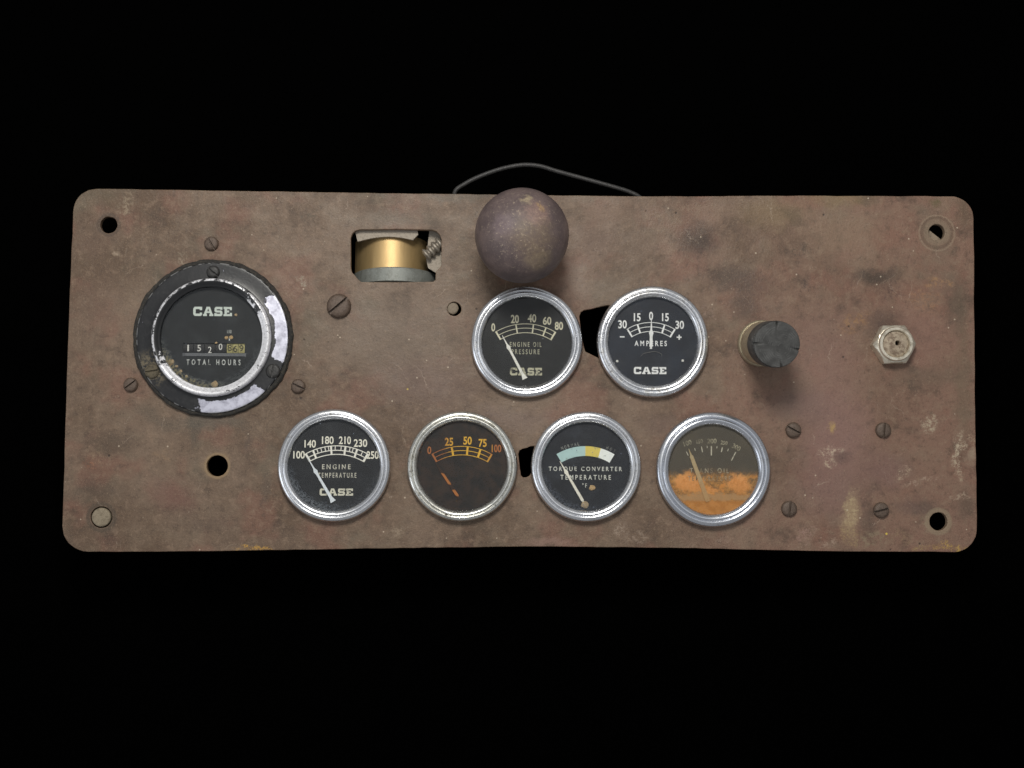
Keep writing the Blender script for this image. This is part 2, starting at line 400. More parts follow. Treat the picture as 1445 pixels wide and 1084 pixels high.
def lathe(prof, n=72, jit=0.0, cap0=False, cap1=False, wob=None):
    v, f = [], []
    for (r, z) in prof:
        for i in range(n):
            a = 2 * math.pi * i / n
            rr = r + (random.uniform(-jit, jit) if jit else 0) + (wob(a, r, z) if wob else 0)
            v.append((rr * math.cos(a), rr * math.sin(a), z))
    m = len(prof)
    for k in range(m - 1):
        for i in range(n):
            j = (i + 1) % n
            f.append((k * n + i, k * n + j, (k + 1) * n + j, (k + 1) * n + i))
    if cap0: f.append(tuple(range(n)))
    if cap1: f.append(tuple((m - 1) * n + i for i in range(n)))
    return v, f
def arcs(profile_pts, steps=5):
    """smooth a profile with Catmull-Rom"""
    P = [profile_pts[0]] + list(profile_pts) + [profile_pts[-1]]
    out = []
    for i in range(1, len(P) - 2):
        for s in range(steps):
            u = s / steps
            q = []
            for d in range(2):
                p0, p1, p2, p3 = P[i - 1][d], P[i][d], P[i + 1][d], P[i + 2][d]
                q.append(0.5 * (2 * p1 + (p2 - p0) * u + (2 * p0 - 5 * p1 + 4 * p2 - p3) * u * u + (3 * p1 - p0 - 3 * p2 + p3) * u ** 3))
            out.append(tuple(q))
    out.append(tuple(profile_pts[-1]))
    return out
def join(geos):
    V, Fc = [], []
    for v, f in geos:
        b = len(V); V += list(v); Fc += [tuple(i + b for i in q) for q in f]
    return V, Fc
def fill2d(loops, extrude=0.0, bevel=0.0, bres=2):
    """closed 2-D loops (outline, holes) -> mesh geometry in pixel units"""
    cu = bpy.data.curves.new('tmp', 'CURVE'); cu.dimensions = '2D'; cu.fill_mode = 'BOTH'
    for lp in loops:
        s = cu.splines.new('POLY'); s.points.add(len(lp) - 1)
        for p, q in zip(s.points, lp): p.co = (q[0], q[1], 0, 1)
        s.use_cyclic_u = True
    cu.extrude = extrude; cu.bevel_depth = bevel; cu.bevel_resolution = bres; cu.offset = -bevel
    return conv(cu)
def conv(cu):
    o = bpy.data.objects.new('tmp', cu); COL.objects.link(o)
    dg = bpy.context.evaluated_depsgraph_get(); dg.update()
    me = bpy.data.meshes.new_from_object(o.evaluated_get(dg))
    v = [tuple(x.co) for x in me.vertices]; f = [tuple(p.vertices) for p in me.polygons]
    bpy.data.objects.remove(o, do_unlink=True); bpy.data.meshes.remove(me)
    bpy.data.curves.remove(cu)
    return v, f
def bbox(v):
    xs = [p[0] for p in v]; ys = [p[1] for p in v]
    return min(xs), max(xs), min(ys), max(ys)
def fit(geo, cx, cy, w, h, z, rot=0.0):
    v, f = geo
    x0, x1, y0, y1 = bbox(v)
    sx = w / (x1 - x0); sy = h / (y1 - y0) if h else sx
    c, s = math.cos(rot), math.sin(rot)
    out = []
    for p in v:
        x = (p[0] - (x0 + x1) / 2) * sx; y = (p[1] - (y0 + y1) / 2) * sy
        out.append((cx + x * c - y * s, cy + x * s + y * c, z))
    return out, f
def text(s, spacing=1.0, bold=0.012):
    cu = bpy.data.curves.new('tmp', 'FONT'); cu.body = s; cu.size = 1.0; cu.space_character = spacing
    cu.offset = bold; cu.resolution_u = 4
    return conv(cu)
LOGO = [
    (12, [[(2, 0), (10.6, 0), (12, 1.5), (12, 3.7), (9, 3.7), (9, 2.6), (3.4, 2.6), (3.4, 7.4), (8.8, 7.4), (8.8, 6.3), (12, 6.3), (12, 10), (2, 10), (0, 8), (0, 2)]]),
    (14, [[(0, 0), (5.4, 0), (5.4, 2.1), (4.5, 2.1), (4.9, 3.2), (9.1, 3.2), (9.5, 2.1), (8.6, 2.1), (8.6, 0), (14, 0), (14, 2.1), (12.9, 2.1), (9.3, 10), (4.7, 10), (1.1, 2.1), (0, 2.1)],
          [(5.7, 5.2), (8.3, 5.2), (7, 8.2)]]),
    (11, [[(0, 0), (9.4, 0), (11, 1.6), (11, 4.6), (9.4, 6.1), (3.2, 6.1), (3.2, 7.5), (8, 7.5), (8, 6.9), (10.8, 6.9), (10.8, 10), (1.7, 10), (0.2, 8.5), (0.2, 5.3), (1.8, 3.9), (7.8, 3.9), (7.8, 2.5), (3, 2.5), (3, 3.2), (0, 3.2)]]),
    (11.5, [[(0, 0), (11.5, 0), (11.5, 3.6), (8.8, 3.6), (8.8, 2.3), (4.8, 2.3), (4.8, 4.0), (7.6, 4.0), (7.6, 6.1), (4.8, 6.1), (4.8, 7.7), (8.6, 7.7), (8.6, 6.5), (11.2, 6.5), (11.2, 10), (0, 10), (0, 7.8), (1.4, 7.8), (1.4, 2.2), (0, 2.2)]]),
]
def logo():
    x = 0; g = []
    for w, loops in LOGO:
        g.append(fill2d([[(p[0] + x, p[1]) for p in lp] for lp in loops])); x += w + 1.3
    return join(g)
def ring_arc(cx, cy, r0, r1, a0, a1, z, n=28):
    """band between radii; angles in degrees clockwise from straight up"""
    v, f = [], []
    for i in range(n + 1):
        a = math.radians(a0 + (a1 - a0) * i / n)
        for r in (r0, r1): v.append((cx + r * math.sin(a), cy + r * math.cos(a), z))
    for i in range(n): f.append((2 * i, 2 * i + 1, 2 * i + 3, 2 * i + 2))
    return v, f
def tick(cx, cy, r0, r1, a, w, z):
    a = math.radians(a); d = Vector((math.sin(a), math.cos(a))); n = Vector((d.y, -d.x)) * w / 2
    c = Vector((cx, cy)); p = [c + d * r0 - n, c + d * r0 + n, c + d * r1 + n, c + d * r1 - n]
    return [(q.x, q.y, z) for q in p], [(0, 1, 2, 3)]
def prism(poly, z0, z1, inset=0.0):
    n = len(poly)
    cx = sum(p[0] for p in poly) / n; cy = sum(p[1] for p in poly) / n
    v = [(p[0], p[1], z0) for p in poly] + [(cx + (p[0] - cx) * (1 - inset), cy + (p[1] - cy) * (1 - inset), z1) for p in poly]
    f = [tuple(range(n)), tuple(range(n, 2 * n))] + [(i, (i + 1) % n, n + (i + 1) % n, n + i) for i in range(n)]
    return v, f
def tube(pts, r, n=10, smooth=8):
    P = [Vector(p) for p in pts]; P = [P[0]] + P + [P[-1]]
    C = []
    for i in range(1, len(P) - 2):
        for s in range(smooth):
            u = s / smooth
            C.append(0.5 * (2 * P[i] + (P[i + 1] - P[i - 1]) * u + (2 * P[i - 1] - 5 * P[i] + 4 * P[i + 1] - P[i + 2]) * u * u + (3 * P[i] - P[i - 1] - 3 * P[i + 1] + P[i + 2]) * u ** 3))
    C.append(P[-1])
    v, f = [], []
    up = Vector((0, 0, 1))
    for i, c in enumerate(C):
        d = (C[min(i + 1, len(C) - 1)] - C[max(i - 1, 0)]).normalized()
        a = d.cross(up)
        a = a.normalized() if a.length > 1e-4 else Vector((1, 0, 0))
        b = a.cross(d).normalized()
        for k in range(n):
            t = 2 * math.pi * k / n
            q = c + (a * math.cos(t) + b * math.sin(t)) * r
            v.append(tuple(q))
    for i in range(len(C) - 1):
        for k in range(n):
            f.append((i * n + k, i * n + (k + 1) % n, (i + 1) * n + (k + 1) % n, (i + 1) * n + k))
    f.append(tuple(range(n))); f.append(tuple((len(C) - 1) * n + k for k in range(n)))
    return v, f

# ------------------------------------------------------------------ the setting: black cloth
me = bpy.data.meshes.new('backdrop')
me.from_pydata([(-4, -4, 0), (4, -4, 0), (4, 4, 0), (-4, 4, 0)], [], [(0, 1, 2, 3)])
bd = link('backdrop', me, mat_cloth())
bd['kind'] = 'structure'; bd['label'] = 'plain matte black cloth under the panel'

# ------------------------------------------------------------------ the panel
panel = bpy.data.objects.new('instrument_panel', None)
COL.objects.link(panel)
panel.empty_display_size = 0.05
panel['label'] = 'worn brown steel machine instrument panel with six round gauges, hour meter and ball knob'
panel['category'] = 'instrument panel'

def P2(px, py, h=0.0):
    q = at(px, py, h); return (q.x, q.y)
def circ(px, py, r, n=40, wob=0.0):
    c = at(px, py); k = kscale(px, py)
    return [(c.x + (r * k + random.uniform(-wob, wob)) * math.cos(2 * math.pi * i / n), c.y + (r * k + random.uniform(-wob, wob)) * math.sin(2 * math.pi * i / n)) for i in range(n)]
def corner(cx, cy, rxx, ryy, a0, a1, n=9):
    return [(cx + rxx * math.cos(math.radians(a0 + (a1 - a0) * i / n)), cy - ryy * math.sin(math.radians(a0 + (a1 - a0) * i / n))) for i in range(n + 1)]

GAUGES = {
    'oil': (743, 482.8, 78.5, 62.5), 'amp': (921, 482.5, 78.5, 62), 'temp': (471.6, 656.8, 79.5, 64),
    'press': (652, 657.8, 77.5, 63), 'torque': (827, 658.2, 77.5, 61.5), 'trans': (1006, 662.5, 80.5, 62.5)}

out = []
out += corner(136, 300, 33, 33.5, 180, 90)
out += [(220, 267.5), (300, 269), (400, 270.3), (520, 272.2), (640, 273.8), (760, 275.3), (880, 277), (1000, 277), (1130, 276.2), (1250, 276.8)]
out += corner(1342, 309, 32, 32, 90, 0)
out += [(1374.6, 360), (1374.6, 420), (1375.6, 500), (1376, 580), (1377.6, 660), (1378.5, 710)]
out += corner(1347, 747, 31.5, 32, 0, -90)
out += [(1260, 778.6), (1170, 778), (1090, 776.3), (980, 773.8), (880, 772.3), (790, 771.4), (700, 771.8), (600, 773), (500, 774.5), (400, 776.2), (300, 778), (200, 778.8)]
out += corner(124, 743, 36, 35.5, -90, -180)
out += [(90, 680), (91.6, 620), (93.6, 560), (95.5, 500), (97.6, 430), (100, 370), (102, 330)]
dens = []
for i in range(len(out)):
    a = out[i]; b = out[(i + 1) % len(out)]
    m = max(1, int(math.hypot(b[0] - a[0], b[1] - a[1]) / 16))
    for j in range(m):
        u = j / m
        dens.append((a[0] + (b[0] - a[0]) * u + random.uniform(-.32, .32), a[1] + (b[1] - a[1]) * u + random.uniform(-.32, .32)))
outline = [P2(*p) for p in dens]
holes = [circ(153.5, 317.5, 12, 28, .3), circ(1322, 328, 11.5, 28, .2), circ(1324.5, 736, 12.8, 28, .2), circ(306.5, 657.5, 15, 32, .15),
         circ(143, 730, 15.2, 28, .2), circ(641, 436, 10, 24, .3), circ(301, 477, 60, 48)]
for g in GAUGES.values(): holes.append(circ(g[0], g[1], 65, 48))
cut = [(507, 324), (560, 323.6), (609, 324.6), (616, 326.5), (621, 332), (623, 339), (623, 374), (620, 378.5), (615.5, 383), (614.7, 388), (614.4, 395), (611, 397.6),
       (560, 398.4), (510, 398), (505, 394), (500, 388), (496.4, 384), (495.2, 378), (495, 336), (497, 330), (501, 326)]
holes.append([P2(*p) for p in cut])
holes.append([P2(*p) for p in [(817.5, 447), (819.5, 441), (824, 437.8), (834, 436.3), (846, 433), (857, 431), (865, 431.5), (857, 450), (850, 470), (849.5, 488), (855, 508), (847, 506.5), (838, 502), (831, 498.5), (826, 496), (823.6, 488), (820.5, 470)]])
holes.append([P2(*p) for p in [(731.5, 641), (733, 636), (737, 633.6), (744, 632), (748, 630), (754, 629.6), (756, 634), (754.5, 660), (750, 667), (747, 671.5), (743, 673.7), (738, 673.7), (735.2, 671), (733.6, 660)]])

stains_and_light = [
    # px, py, rx, ry, rot, colour, strength, broken
    (178, 290, 14, 20, 10, (156, 138, 116), .75, True), (158, 283, 40, 14, -20, (92, 80, 62), .5, False), (150, 317, 24, 24, 0, (88, 72, 60), .5, False),
    (985, 338, 34, 30, 30, (64, 53, 46), .85, False), (1040, 395, 60, 22, -12, (78, 64, 56), .7, False), (1052, 430, 26, 24, 0, (74, 60, 52), .7, False),
    (1130, 355, 18, 12, 20, (72, 60, 50), .75, True), (1140, 402, 12, 9, -30, (74, 60, 52), .8, True), (1235, 390, 40, 15, 4, (66, 55, 47), .85, False), (1255, 412, 22, 18, 0, (82, 60, 54), .6, True),
    (1222, 281, 13, 8, 0, (84, 66, 62), .85, False), (1318, 285, 9, 6, 0, (96, 84, 58), .8, False), (1362, 300, 14, 26, 15, (90, 76, 60), .65, False),
    (1188, 276, 60, 18, 0, (128, 110, 78), .55, False), (1090, 300, 60, 26, 0, (126, 108, 80), .5, False), (1010, 296, 40, 22, 25, (128, 106, 90), .5, False), (1190, 330, 70, 40, 0, (132, 112, 92), .5, False),
    (1352, 430, 20, 50, 0, (84, 74, 62), .65, False), (1360, 540, 14, 120, 0, (104, 90, 72), .5, False), (1205, 455, 30, 16, 25, (150, 114, 76), .65, True), (1305, 425, 30, 22, 0, (150, 112, 84), .55, True),
    (1295, 470, 50, 50, 0, (134, 102, 90), .55, False), (1160, 500, 60, 70, 0, (134, 104, 94), .5, False),
    (1250, 464, 31, 29, 0, (84, 66, 58), .95, False), (1322, 328, 25, 24, 0, (112, 98, 80), .6, False), (1322, 330, 17, 17, 0, (130, 116, 98), .6, False), (1325, 400, 20, 8, 0, (160, 124, 86), .55, True),
    (1310, 530, 70, 20, 6, (96, 82, 68), .5, False), (1180, 620, 60, 90, 0, (136, 105, 98), .65, False), (1170, 690, 60, 45, -15, (124, 97, 89), .55, False), (1250, 665, 40, 30, 0, (118, 90, 84), .6, False),
    (1200, 725, 13, 32, -6, (158, 136, 106), .8, False), (1200, 722, 13, 38, -6, (170, 150, 118), .8, True), (1198, 755, 16, 20, 0, (156, 132, 92), .55, True), (1228, 736, 18, 24, 10, (86, 72, 62), .6, False), (1290, 716, 30, 14, 0, (96, 76, 70), .65, False),
    (1172, 637, 20, 10, 15, (182, 162, 142), .85, True), (1174, 652, 10, 8, 0, (180, 160, 138), .8, True), (1190, 645, 14, 12, 0, (96, 76, 70), .7, False), (1275, 668, 14, 8, 35, (176, 156, 132), .7, True),
    (1172, 604, 5, 10, 0, (176, 146, 92), .75, False), (1312, 602, 13, 16, -10, (168, 152, 130), .85, True), (1354, 640, 8, 40, -3, (176, 160, 138), .9, True), (1352, 665, 9, 20, 0, (172, 154, 130), .6, True), (1372, 620, 5, 10, 0, (170, 152, 128), .7, True),
    (1372, 642, 9, 12, 0, (156, 138, 118), .7, False), (1362, 715, 16, 24, 8, (92, 76, 64), .7, False), (1323, 737, 24, 22, 0, (136, 120, 98), .55, True), (1300, 680, 30, 4, 18, (164, 142, 124), .6, True), (1355, 700, 18, 4, 6, (170, 150, 130), .6, True),
    (1340, 772, 34, 6, -2, (178, 146, 78), .9, True), (1230, 762, 30, 14, 0, (138, 124, 100), .55, True), (1272, 758, 22, 10, 0, (136, 112, 88), .6, True), (1137, 756, 14, 14, 0, (160, 130, 118), .6, True), (1172, 768, 20, 8, 0, (162, 140, 122), .6, True),
    (1300, 772, 16, 5, 0, (160, 136, 90), .6, True), (1080, 480, 60, 60, 0, (104, 84, 74), .45, False),
    (775, 766, 44, 9, 0, (140, 112, 100), .7, False), (876, 745, 12, 12, 0, (154, 136, 120), .75, True), (900, 757, 22, 8, 0, (150, 132, 116), .5, True), (562, 752, 12, 10, 30, (146, 128, 108), .75, True), (1022, 762, 20, 5, 0, (160, 136, 120), .55, True),
    (356, 775, 34, 3.5, 0, (190, 146, 62), .95, True), (140, 645, 14, 22, 25, (142, 118, 96), .6, True), (128, 655, 14, 10, 0, (136, 88, 64), .6, True), (230, 645, 22, 14, 20, (136, 112, 88), .6, True), (245, 700, 40, 24, -20, (116, 78, 70), .5, False),
    (160, 625, 36, 20, 15, (84, 70, 58), .6, False), (140, 690, 40, 18, 0, (80, 66, 56), .55, False), (275, 605, 14, 34, 0, (80, 76, 66), .65, False), (300, 596, 60, 16, 0, (90, 84, 74), .65, False), (220, 590, 50, 14, -30, (92, 82, 70), .55, False),
    (350, 625, 9, 18, 0, (82, 70, 62), .55, False), (374, 690, 8, 30, 0, (86, 74, 64), .5, False), (143, 730, 21, 21, 0, (88, 76, 64), .8, False), (98, 760, 14, 14, 0, (84, 70, 58), .5, False), (290, 740, 50, 16, 0, (94, 78, 66), .5, False),
    (306.5, 657.5, 19, 18, 0, (150, 126, 94), .7, False), (258, 363, 12, 7, -30, (152, 138, 118), .75, True), (425, 395, 10, 9, 0, (150, 140, 122), .75, True), (166, 358, 5, 5, 0, (160, 142, 122), .7, False), (140, 430, 40, 50, 0, (114, 92, 78), .45, False), (130, 345, 30, 22, 0, (110, 88, 74), .45, False),
    (436, 302, 12, 10, 40, (84, 78, 66), .5, True), (560, 310, 70, 14, 0, (112, 104, 92), .5, False), (650, 278, 60, 8, 0, (96, 90, 80), .55, False), (860, 300, 40, 20, 0, (124, 100, 84), .55, False), (815, 390, 16, 30, 15, (150, 132, 118), .45, False), (845, 410, 60, 30, 0, (124, 112, 98), .45, False),
    (838, 340, 40, 40, 0, (126, 104, 92), .45, False), (900, 350, 30, 30, 0, (110, 92, 78), .5, False), (560, 470, 120, 70, 0, (116, 103, 91), .5, False), (600, 540, 90, 40, 0, (118, 98, 90), .5, False), (690, 592, 120, 20, 0, (120, 102, 94), .5, False),
    (1000, 440, 8, 14, 0, (148, 124, 110), .5, True), (930, 600, 30, 20, 0, (112, 90, 82), .4, False), (1130, 570, 50, 30, 0, (120, 98, 92), .5, False),
]
plate_mat = mat_plate(stains_and_light)
TH = 8.0
v, f = fill2d([outline] + holes, extrude=TH / 2, bevel=0.9, bres=2)
v = [(p[0], p[1], p[2] - TH / 2 - 0.0) for p in v]
zmax = max(p[2] for p in v); v = [(p[0], p[1], p[2] - zmax) for p in v]
plate = mk('mounting_plate', v, f, plate_mat, panel, (0, 0, Z0))

# ------------------------------------------------------------------ shared materials
M_CAN = mat_simple('dull_zinc_can', (120, 118, 112), 0.5, 0.7, 0.4)
M_SCREW = mat_simple('dirty_screw_steel', (94, 79, 68), 0.55, 0.15, 0.7, (62, 50, 42), 0.3, 0.5)
M_SCREW_D = mat_simple('black_screw', (48, 47, 46), 0.45, 0.1, 0.5, (26, 25, 24), 0.3, 0.5)
M_BOLT = mat_simple('dusty_zinc_bolt', (140, 128, 108), 0.7, 0.1, 0.7, (104, 92, 74), 0.25, 0.7)
M_CRUMB = mat_simple('tan_dirt_crumb', (188, 160, 116), 0.9, 0, 0.5, (130, 104, 70), 0.4, 0.5)

# ------------------------------------------------------------------ gauges
LIFT = 4.5       # the rim flares out above the plate and leaves a dark gap under it
BEZ = [(74, -4.9), (74.4, -1.2), (76.2, 0.2), (78.6, 1.2), (79.4, 3.4), (78.9, 6.5), (77.4, 9), (75, 10.4), (72.8, 10.9), (71.6, 10.6), (71.1, 9.9), (70.6, 10.2), (69.6, 11.3), (68.0, 12.0), (66.2, 11.7), (64.4, 10.8), (62.9, 9.4), (61.7, 7.6), (61.4, 6.2), (61.8, 1.5)]
DIAL_Z, PRINT_Z, NEEDLE_Z, GLASS_Z = 2.0, 2.25, 4.2, 6.6

class Gauge:
    def __init__(self, key, name, label, chrome, dial, glass, name_dial='dial'):
        px, py, ro, ri = GAUGES[key]
        self.h = DIAL_Z
        self.c = at(px, py, LIFT + 3.0); self.c.z = LIFT
        self.k = kscale(px, py)
        k = self.k
        s = ro / 79.0
        v, f = lathe([(60 * k, -0.6), (63 * k, -0.6), (63 * k, -116), (58 * k, -122), (20 * k, -123), (20 * k, -Z0 / S - LIFT)], 48, cap1=True)
        self.o = mk(name, v, f, M_CAN, panel, W(self.c), smooth=True, label=label)
        def prad(r):   # fit outer and inner radius of this gauge
            u = (r - 61.4) / (79.4 - 61.4)
            return (ri + (ro - ri) * u) * k
        prof = arcs([(prad(r), z) for r, z in BEZ], 4)
        ph = random.uniform(0, 6)
        v, f = lathe(prof, 112, wob=lambda a, r, z: 0.22 * math.sin(3 * a + ph) + 0.12 * math.sin(7 * a + 2 * ph))
        mk('bezel', v, f, chrome, self.o, smooth=True)
        v, f = lathe([((ri + .6) * k, DIAL_Z), (0.01, DIAL_Z)], 64)
        mk(name_dial, v, f, dial, self.o)
        dome = [((ri + 0.6) * k * u / 8, GLASS_Z + 0.25 * (1 - (u / 8) ** 2)) for u in range(8, 0, -1)] + [(0.01, GLASS_Z + 0.25)]
        v, f = lathe(dome, 64)
        mk('glass', v, f, glass, self.o, smooth=True)
        self.num, self.let, self.sc = [], [], []
    def l(self, px, py, h=PRINT_Z):
        q = at(px, py, h + LIFT); return (q.x - self.c.x, q.y - self.c.y)
    def t(self, s, px, py, w, h, rot=0, bold=0.024, spacing=1.0, lst=None, z=PRINT_Z):
        x, y = self.l(px, py)
        (self.num if lst is None else lst).append(fit(text(s, spacing, bold), x, y, w * self.k, h * self.k if h else 0, z, math.radians(rot)))
    def words(self, s, px, py, w, h, bold=0.014): self.t(s, px, py, w, h, 0, bold, 1.55, self.let)
    def logo(self, px, py, w, h, mat):
        x, y = self.l(px, py)
        v, f = fit(logo(), x, y, w * self.k, h * self.k, PRINT_Z)
        mk('logo', v, f, mat, self.o)
    def scale(self, px, py, radii, half, ticks, endw=2.4, tw=1.9, lw=0.85, fine=()):
        x, y = self.l(px, py); k = self.k; z = PRINT_Z
        n = len(radii)
        for i, r in enumerate(radii): self.sc.append(ring_arc(x, y, (r - lw / 2) * k, (r + lw / 2) * k, -half, half, z + 0.02 * i))
        for j, a in enumerate((-half, half)): self.sc.append(tick(x, y, (radii[-1] - .5) * k, (radii[0] + .5) * k, a, endw * k, z + .08))
        for a in ticks: self.sc.append(tick(x, y, (radii[-1] - .4) * k, (radii[0] + .4) * k, a, tw * k, z + .08))
        for a in fine: self.sc.append(tick(x, y, (radii[1]) * k, (radii[0]) * k, a, 1.1 * k, z + .08))
    def finish(self, m_num, m_sc=None, m_let=None):
        for nm, lst, m in (('numerals', self.num, m_num), ('scale', self.sc, m_sc or m_num), ('lettering', self.let, m_let or m_num)):
            if lst:
                v, f = join(lst); mk(nm, v, f, m, self.o)
    def needle(self, tip, dia, base, mat, w=2.7, dw=5.6, tailw=9.5, tail=6, z=NEEDLE_Z, wide=None):
        a, d, b = (Vector(self.l(*p, z)) for p in (tip, dia, base))
        ax = (a - b).normalized(); n = Vector((-ax.y, ax.x)); k = self.k
        u = (d - b).dot(ax); L = (a - b).length
        if wide:
            prof = [(-3, wide * .8), (0, wide), (u, wide * .8), (u + 1, wide * .45), (L, .5)]
        else:
            prof = [(-tail * .5, tailw * .85), (tail * .25, tailw * .55), (tail * .7, w * 1.45), (u - 6, w * 1.15), (u - 3, w * 1.4), (u, dw), (u + 4.5, w * .8), (L, .7)]
        pts = [b + ax * s + n * (q / 2 * k) for s, q in prof] + [b + ax * s - n * (q / 2 * k) for s, q in reversed(prof)]
        v, f = prism([(p.x, p.y) for p in pts], z - 0.35, z + 0.35)
        mk('needle', v, f, mat, self.o)

ci = lambda i, **k: mat_chrome('worn_chrome_%d' % i, seed=i, **k)
CREAM = (200, 196, 172)
# engine oil pressure
g = Gauge('oil', 'engine_oil_pressure_gauge', 'chrome rimmed gauge reading ENGINE OIL PRESSURE, scale 0 to 80, below the ball knob',
          ci(1, wear=0.30), mat_dial('oil_dial', (17, 18, 17), amount=0.3, seed=1), mat_glass('oil_glass', haze=0.010, seed=1, specks=.6, scr=.25))
for s, x, y, w, h in (('0', 696, 462, 5.3, 11.6), ('20', 726.6, 450.3, 11.3, 12), ('40', 750.7, 449.2, 12, 11.8), ('60', 772, 452.8, 12, 11.5), ('80', 788.7, 460, 11.6, 11.5)): g.t(s, x, y, w, h)
g.scale(741.6, 539, (81.8, 75.8, 69.3), 30.7, (-9.7, 7.7, 20.5))
g.words('ENGINE OIL', 741.8, 486.2, 44.5, 6.8); g.words('PRESSURE', 741.6, 496.5, 39.5, 7)
mp = mat_print('cream_print_worn', (184, 182, 158), .30, seed=1); mp2 = mat_print('cream_print_faded', (168, 166, 146), .22, seed=2)
g.logo(742.3, 524.5, 45, 10.8, mp); g.finish(mat_print('cream_print', (208, 204, 180), .12, seed=3), mat_print('cream_scale', (214, 210, 186), .10, seed=4), mp2)
M_NW = mat_simple('white_needle', (226, 226, 218), .5, 0, .35, (140, 138, 126), .3, .2)
g.needle((708.7, 473.4), (717, 490.5), (739.5, 532), M_NW)
# ammeter
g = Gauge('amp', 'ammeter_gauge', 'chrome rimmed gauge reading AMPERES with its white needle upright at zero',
          ci(2, wear=0.5), mat_dial('ammeter_dial', (19, 22, 29), amount=0.25, seed=2), mat_glass('ammeter_glass', haze=0.05, hazecol=(130, 145, 168), seed=2, specks=.25, scr=.15))  # bluish haze paints a reflection onto the glass
for s, x, y, w, h in (('30', 878.5, 457.8, 12, 11.8), ('15', 899.2, 447.8, 9.6, 11.5), ('0', 918.7, 446, 5.6, 12), ('15', 939, 447.8, 9.6, 11.5), ('30', 959.2, 458.5, 12, 11.8)): g.t(s, x, y, w, h)
g.t('-', 878, 475.4, 6.6, 1.8); g.t('+', 958.4, 476, 7, 7, bold=.03)
g.scale(918.9, 519, (63.6, 57.5, 51), 31.7, (-17.5, 17.5), tw=2.4)
g.words('AMPERES', 918.2, 484.7, 45.6, 7.6, .02)
mw = mat_print('white_print', (236, 238, 236), .06, seed=5)
g.logo(917.4, 523, 45.8, 10, mw); g.finish(mw)
g.needle((919.3, 450.5), (919.2, 470), (918.6, 491), mat_simple('bright_needle', (232, 234, 232), .5, 0, .15), w=3.3, dw=6.6, tailw=4.2, tail=3)
v, f = tube([(*g.l(904, 503), 3), (*g.l(908, 499.5), 3.6), (*g.l(915, 497.5), 4), (*g.l(924, 496.5), 4), (*g.l(930, 498), 3.6), (*g.l(933.5, 500.5), 3.4), (*g.l(933, 503), 3)], .32, 6, 5)
mk('hairspring', v, f, M_CAN, g.o)
for sx, sy in ((871, 509.8), (963.4, 509)):
    v, f = lathe([(1.9, 2), (1.7, 2.8), (.01, 3.2)], 12); x, y = g.l(sx, sy)
    mk('dial_rivet', v, f, M_NW, g.o, (x * S, y * S, 0))
# engine temperature
g = Gauge('temp', 'engine_temperature_gauge', 'chrome rimmed gauge reading ENGINE TEMPERATURE, scale 100 to 250',
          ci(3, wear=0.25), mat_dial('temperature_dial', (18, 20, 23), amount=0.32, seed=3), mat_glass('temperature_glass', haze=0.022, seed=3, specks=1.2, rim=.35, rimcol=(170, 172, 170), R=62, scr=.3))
for s, x, y, w, h in (('100', 422, 641.9, 16.2, 10.8), ('140', 437.7, 626.4, 16, 10.8), ('180', 462.6, 621.3, 16.5, 11), ('210', 486.8, 621.5, 17, 11), ('230', 508.7, 625.4, 19, 11), ('250', 525.8, 642.2, 17, 11)): g.t(s, x, y, w, h, bold=.02)
g.scale(474.3, 718, (88.5, 82.2, 76.5), 29.5, (-22.2, -5.4, 8, 19), endw=3, tw=2.7, lw=1.2, fine=(-18.5, -14.8, -11, -7.8, -1.5, 4.0, 12.3, 15.2, 24.3))
g.words('ENGINE', 474.6, 658.8, 39.9, 7, .012); g.words('TEMPERATURE', 475.8, 670.8, 54, 7, .008)
g.logo(474.7, 694.5, 47, 10, mat_print('cream_logo', (214, 212, 194), .25, seed=6))
g.finish(mat_print('ivory_print', (238, 236, 220), .10, seed=7), mat_print('ivory_scale', (240, 239, 228), .06, seed=8), mat_print('ivory_words', (216, 214, 198), .2, seed=9))
g.needle((433.8, 645.5), (445, 665.5), (468.8, 705.5), mat_simple('blue_white_needle', (226, 234, 240), .45, 0, .2), w=2.9, dw=6, tailw=10)
# unlabelled pressure gauge
g = Gauge('press', 'pressure_gauge', 'chrome rimmed gauge with dirty brown dial and orange figures 0 to 100, next to the engine temperature gauge',
          ci(4, wear=0.62, tint=(222, 222, 216)), mat_dial('grimy_dial', (18, 16, 14), (66, 56, 44), .35, seed=4, brown=.5), mat_glass('grimy_glass', haze=0.02, hazecol=(120, 96, 70), seed=4, specks=.7))
for s, x, y, w, h in (('0', 605.8, 635.5, 5.6, 10.6), ('25', 633.6, 623.5, 11.6, 11.4), ('50', 659.8, 621.9, 12, 11.4), ('75', 681.1, 625.3, 11.3, 11.4), ('100', 700.6, 632.9, 13.5, 11)): g.t(s, x, y, w, h)
g.scale(651.6, 714.4, (84, 78, 72), 29.8, (-10, 5.4, 18), tw=2.8)
g.finish(mat_amber('amber_print'), mat_amber('amber_scale'))
g.needle((613.8, 652), (622.9, 664.5), (647, 702), mat_needle_dirty(), w=2.8, dw=4.2, tailw=4, tail=4)
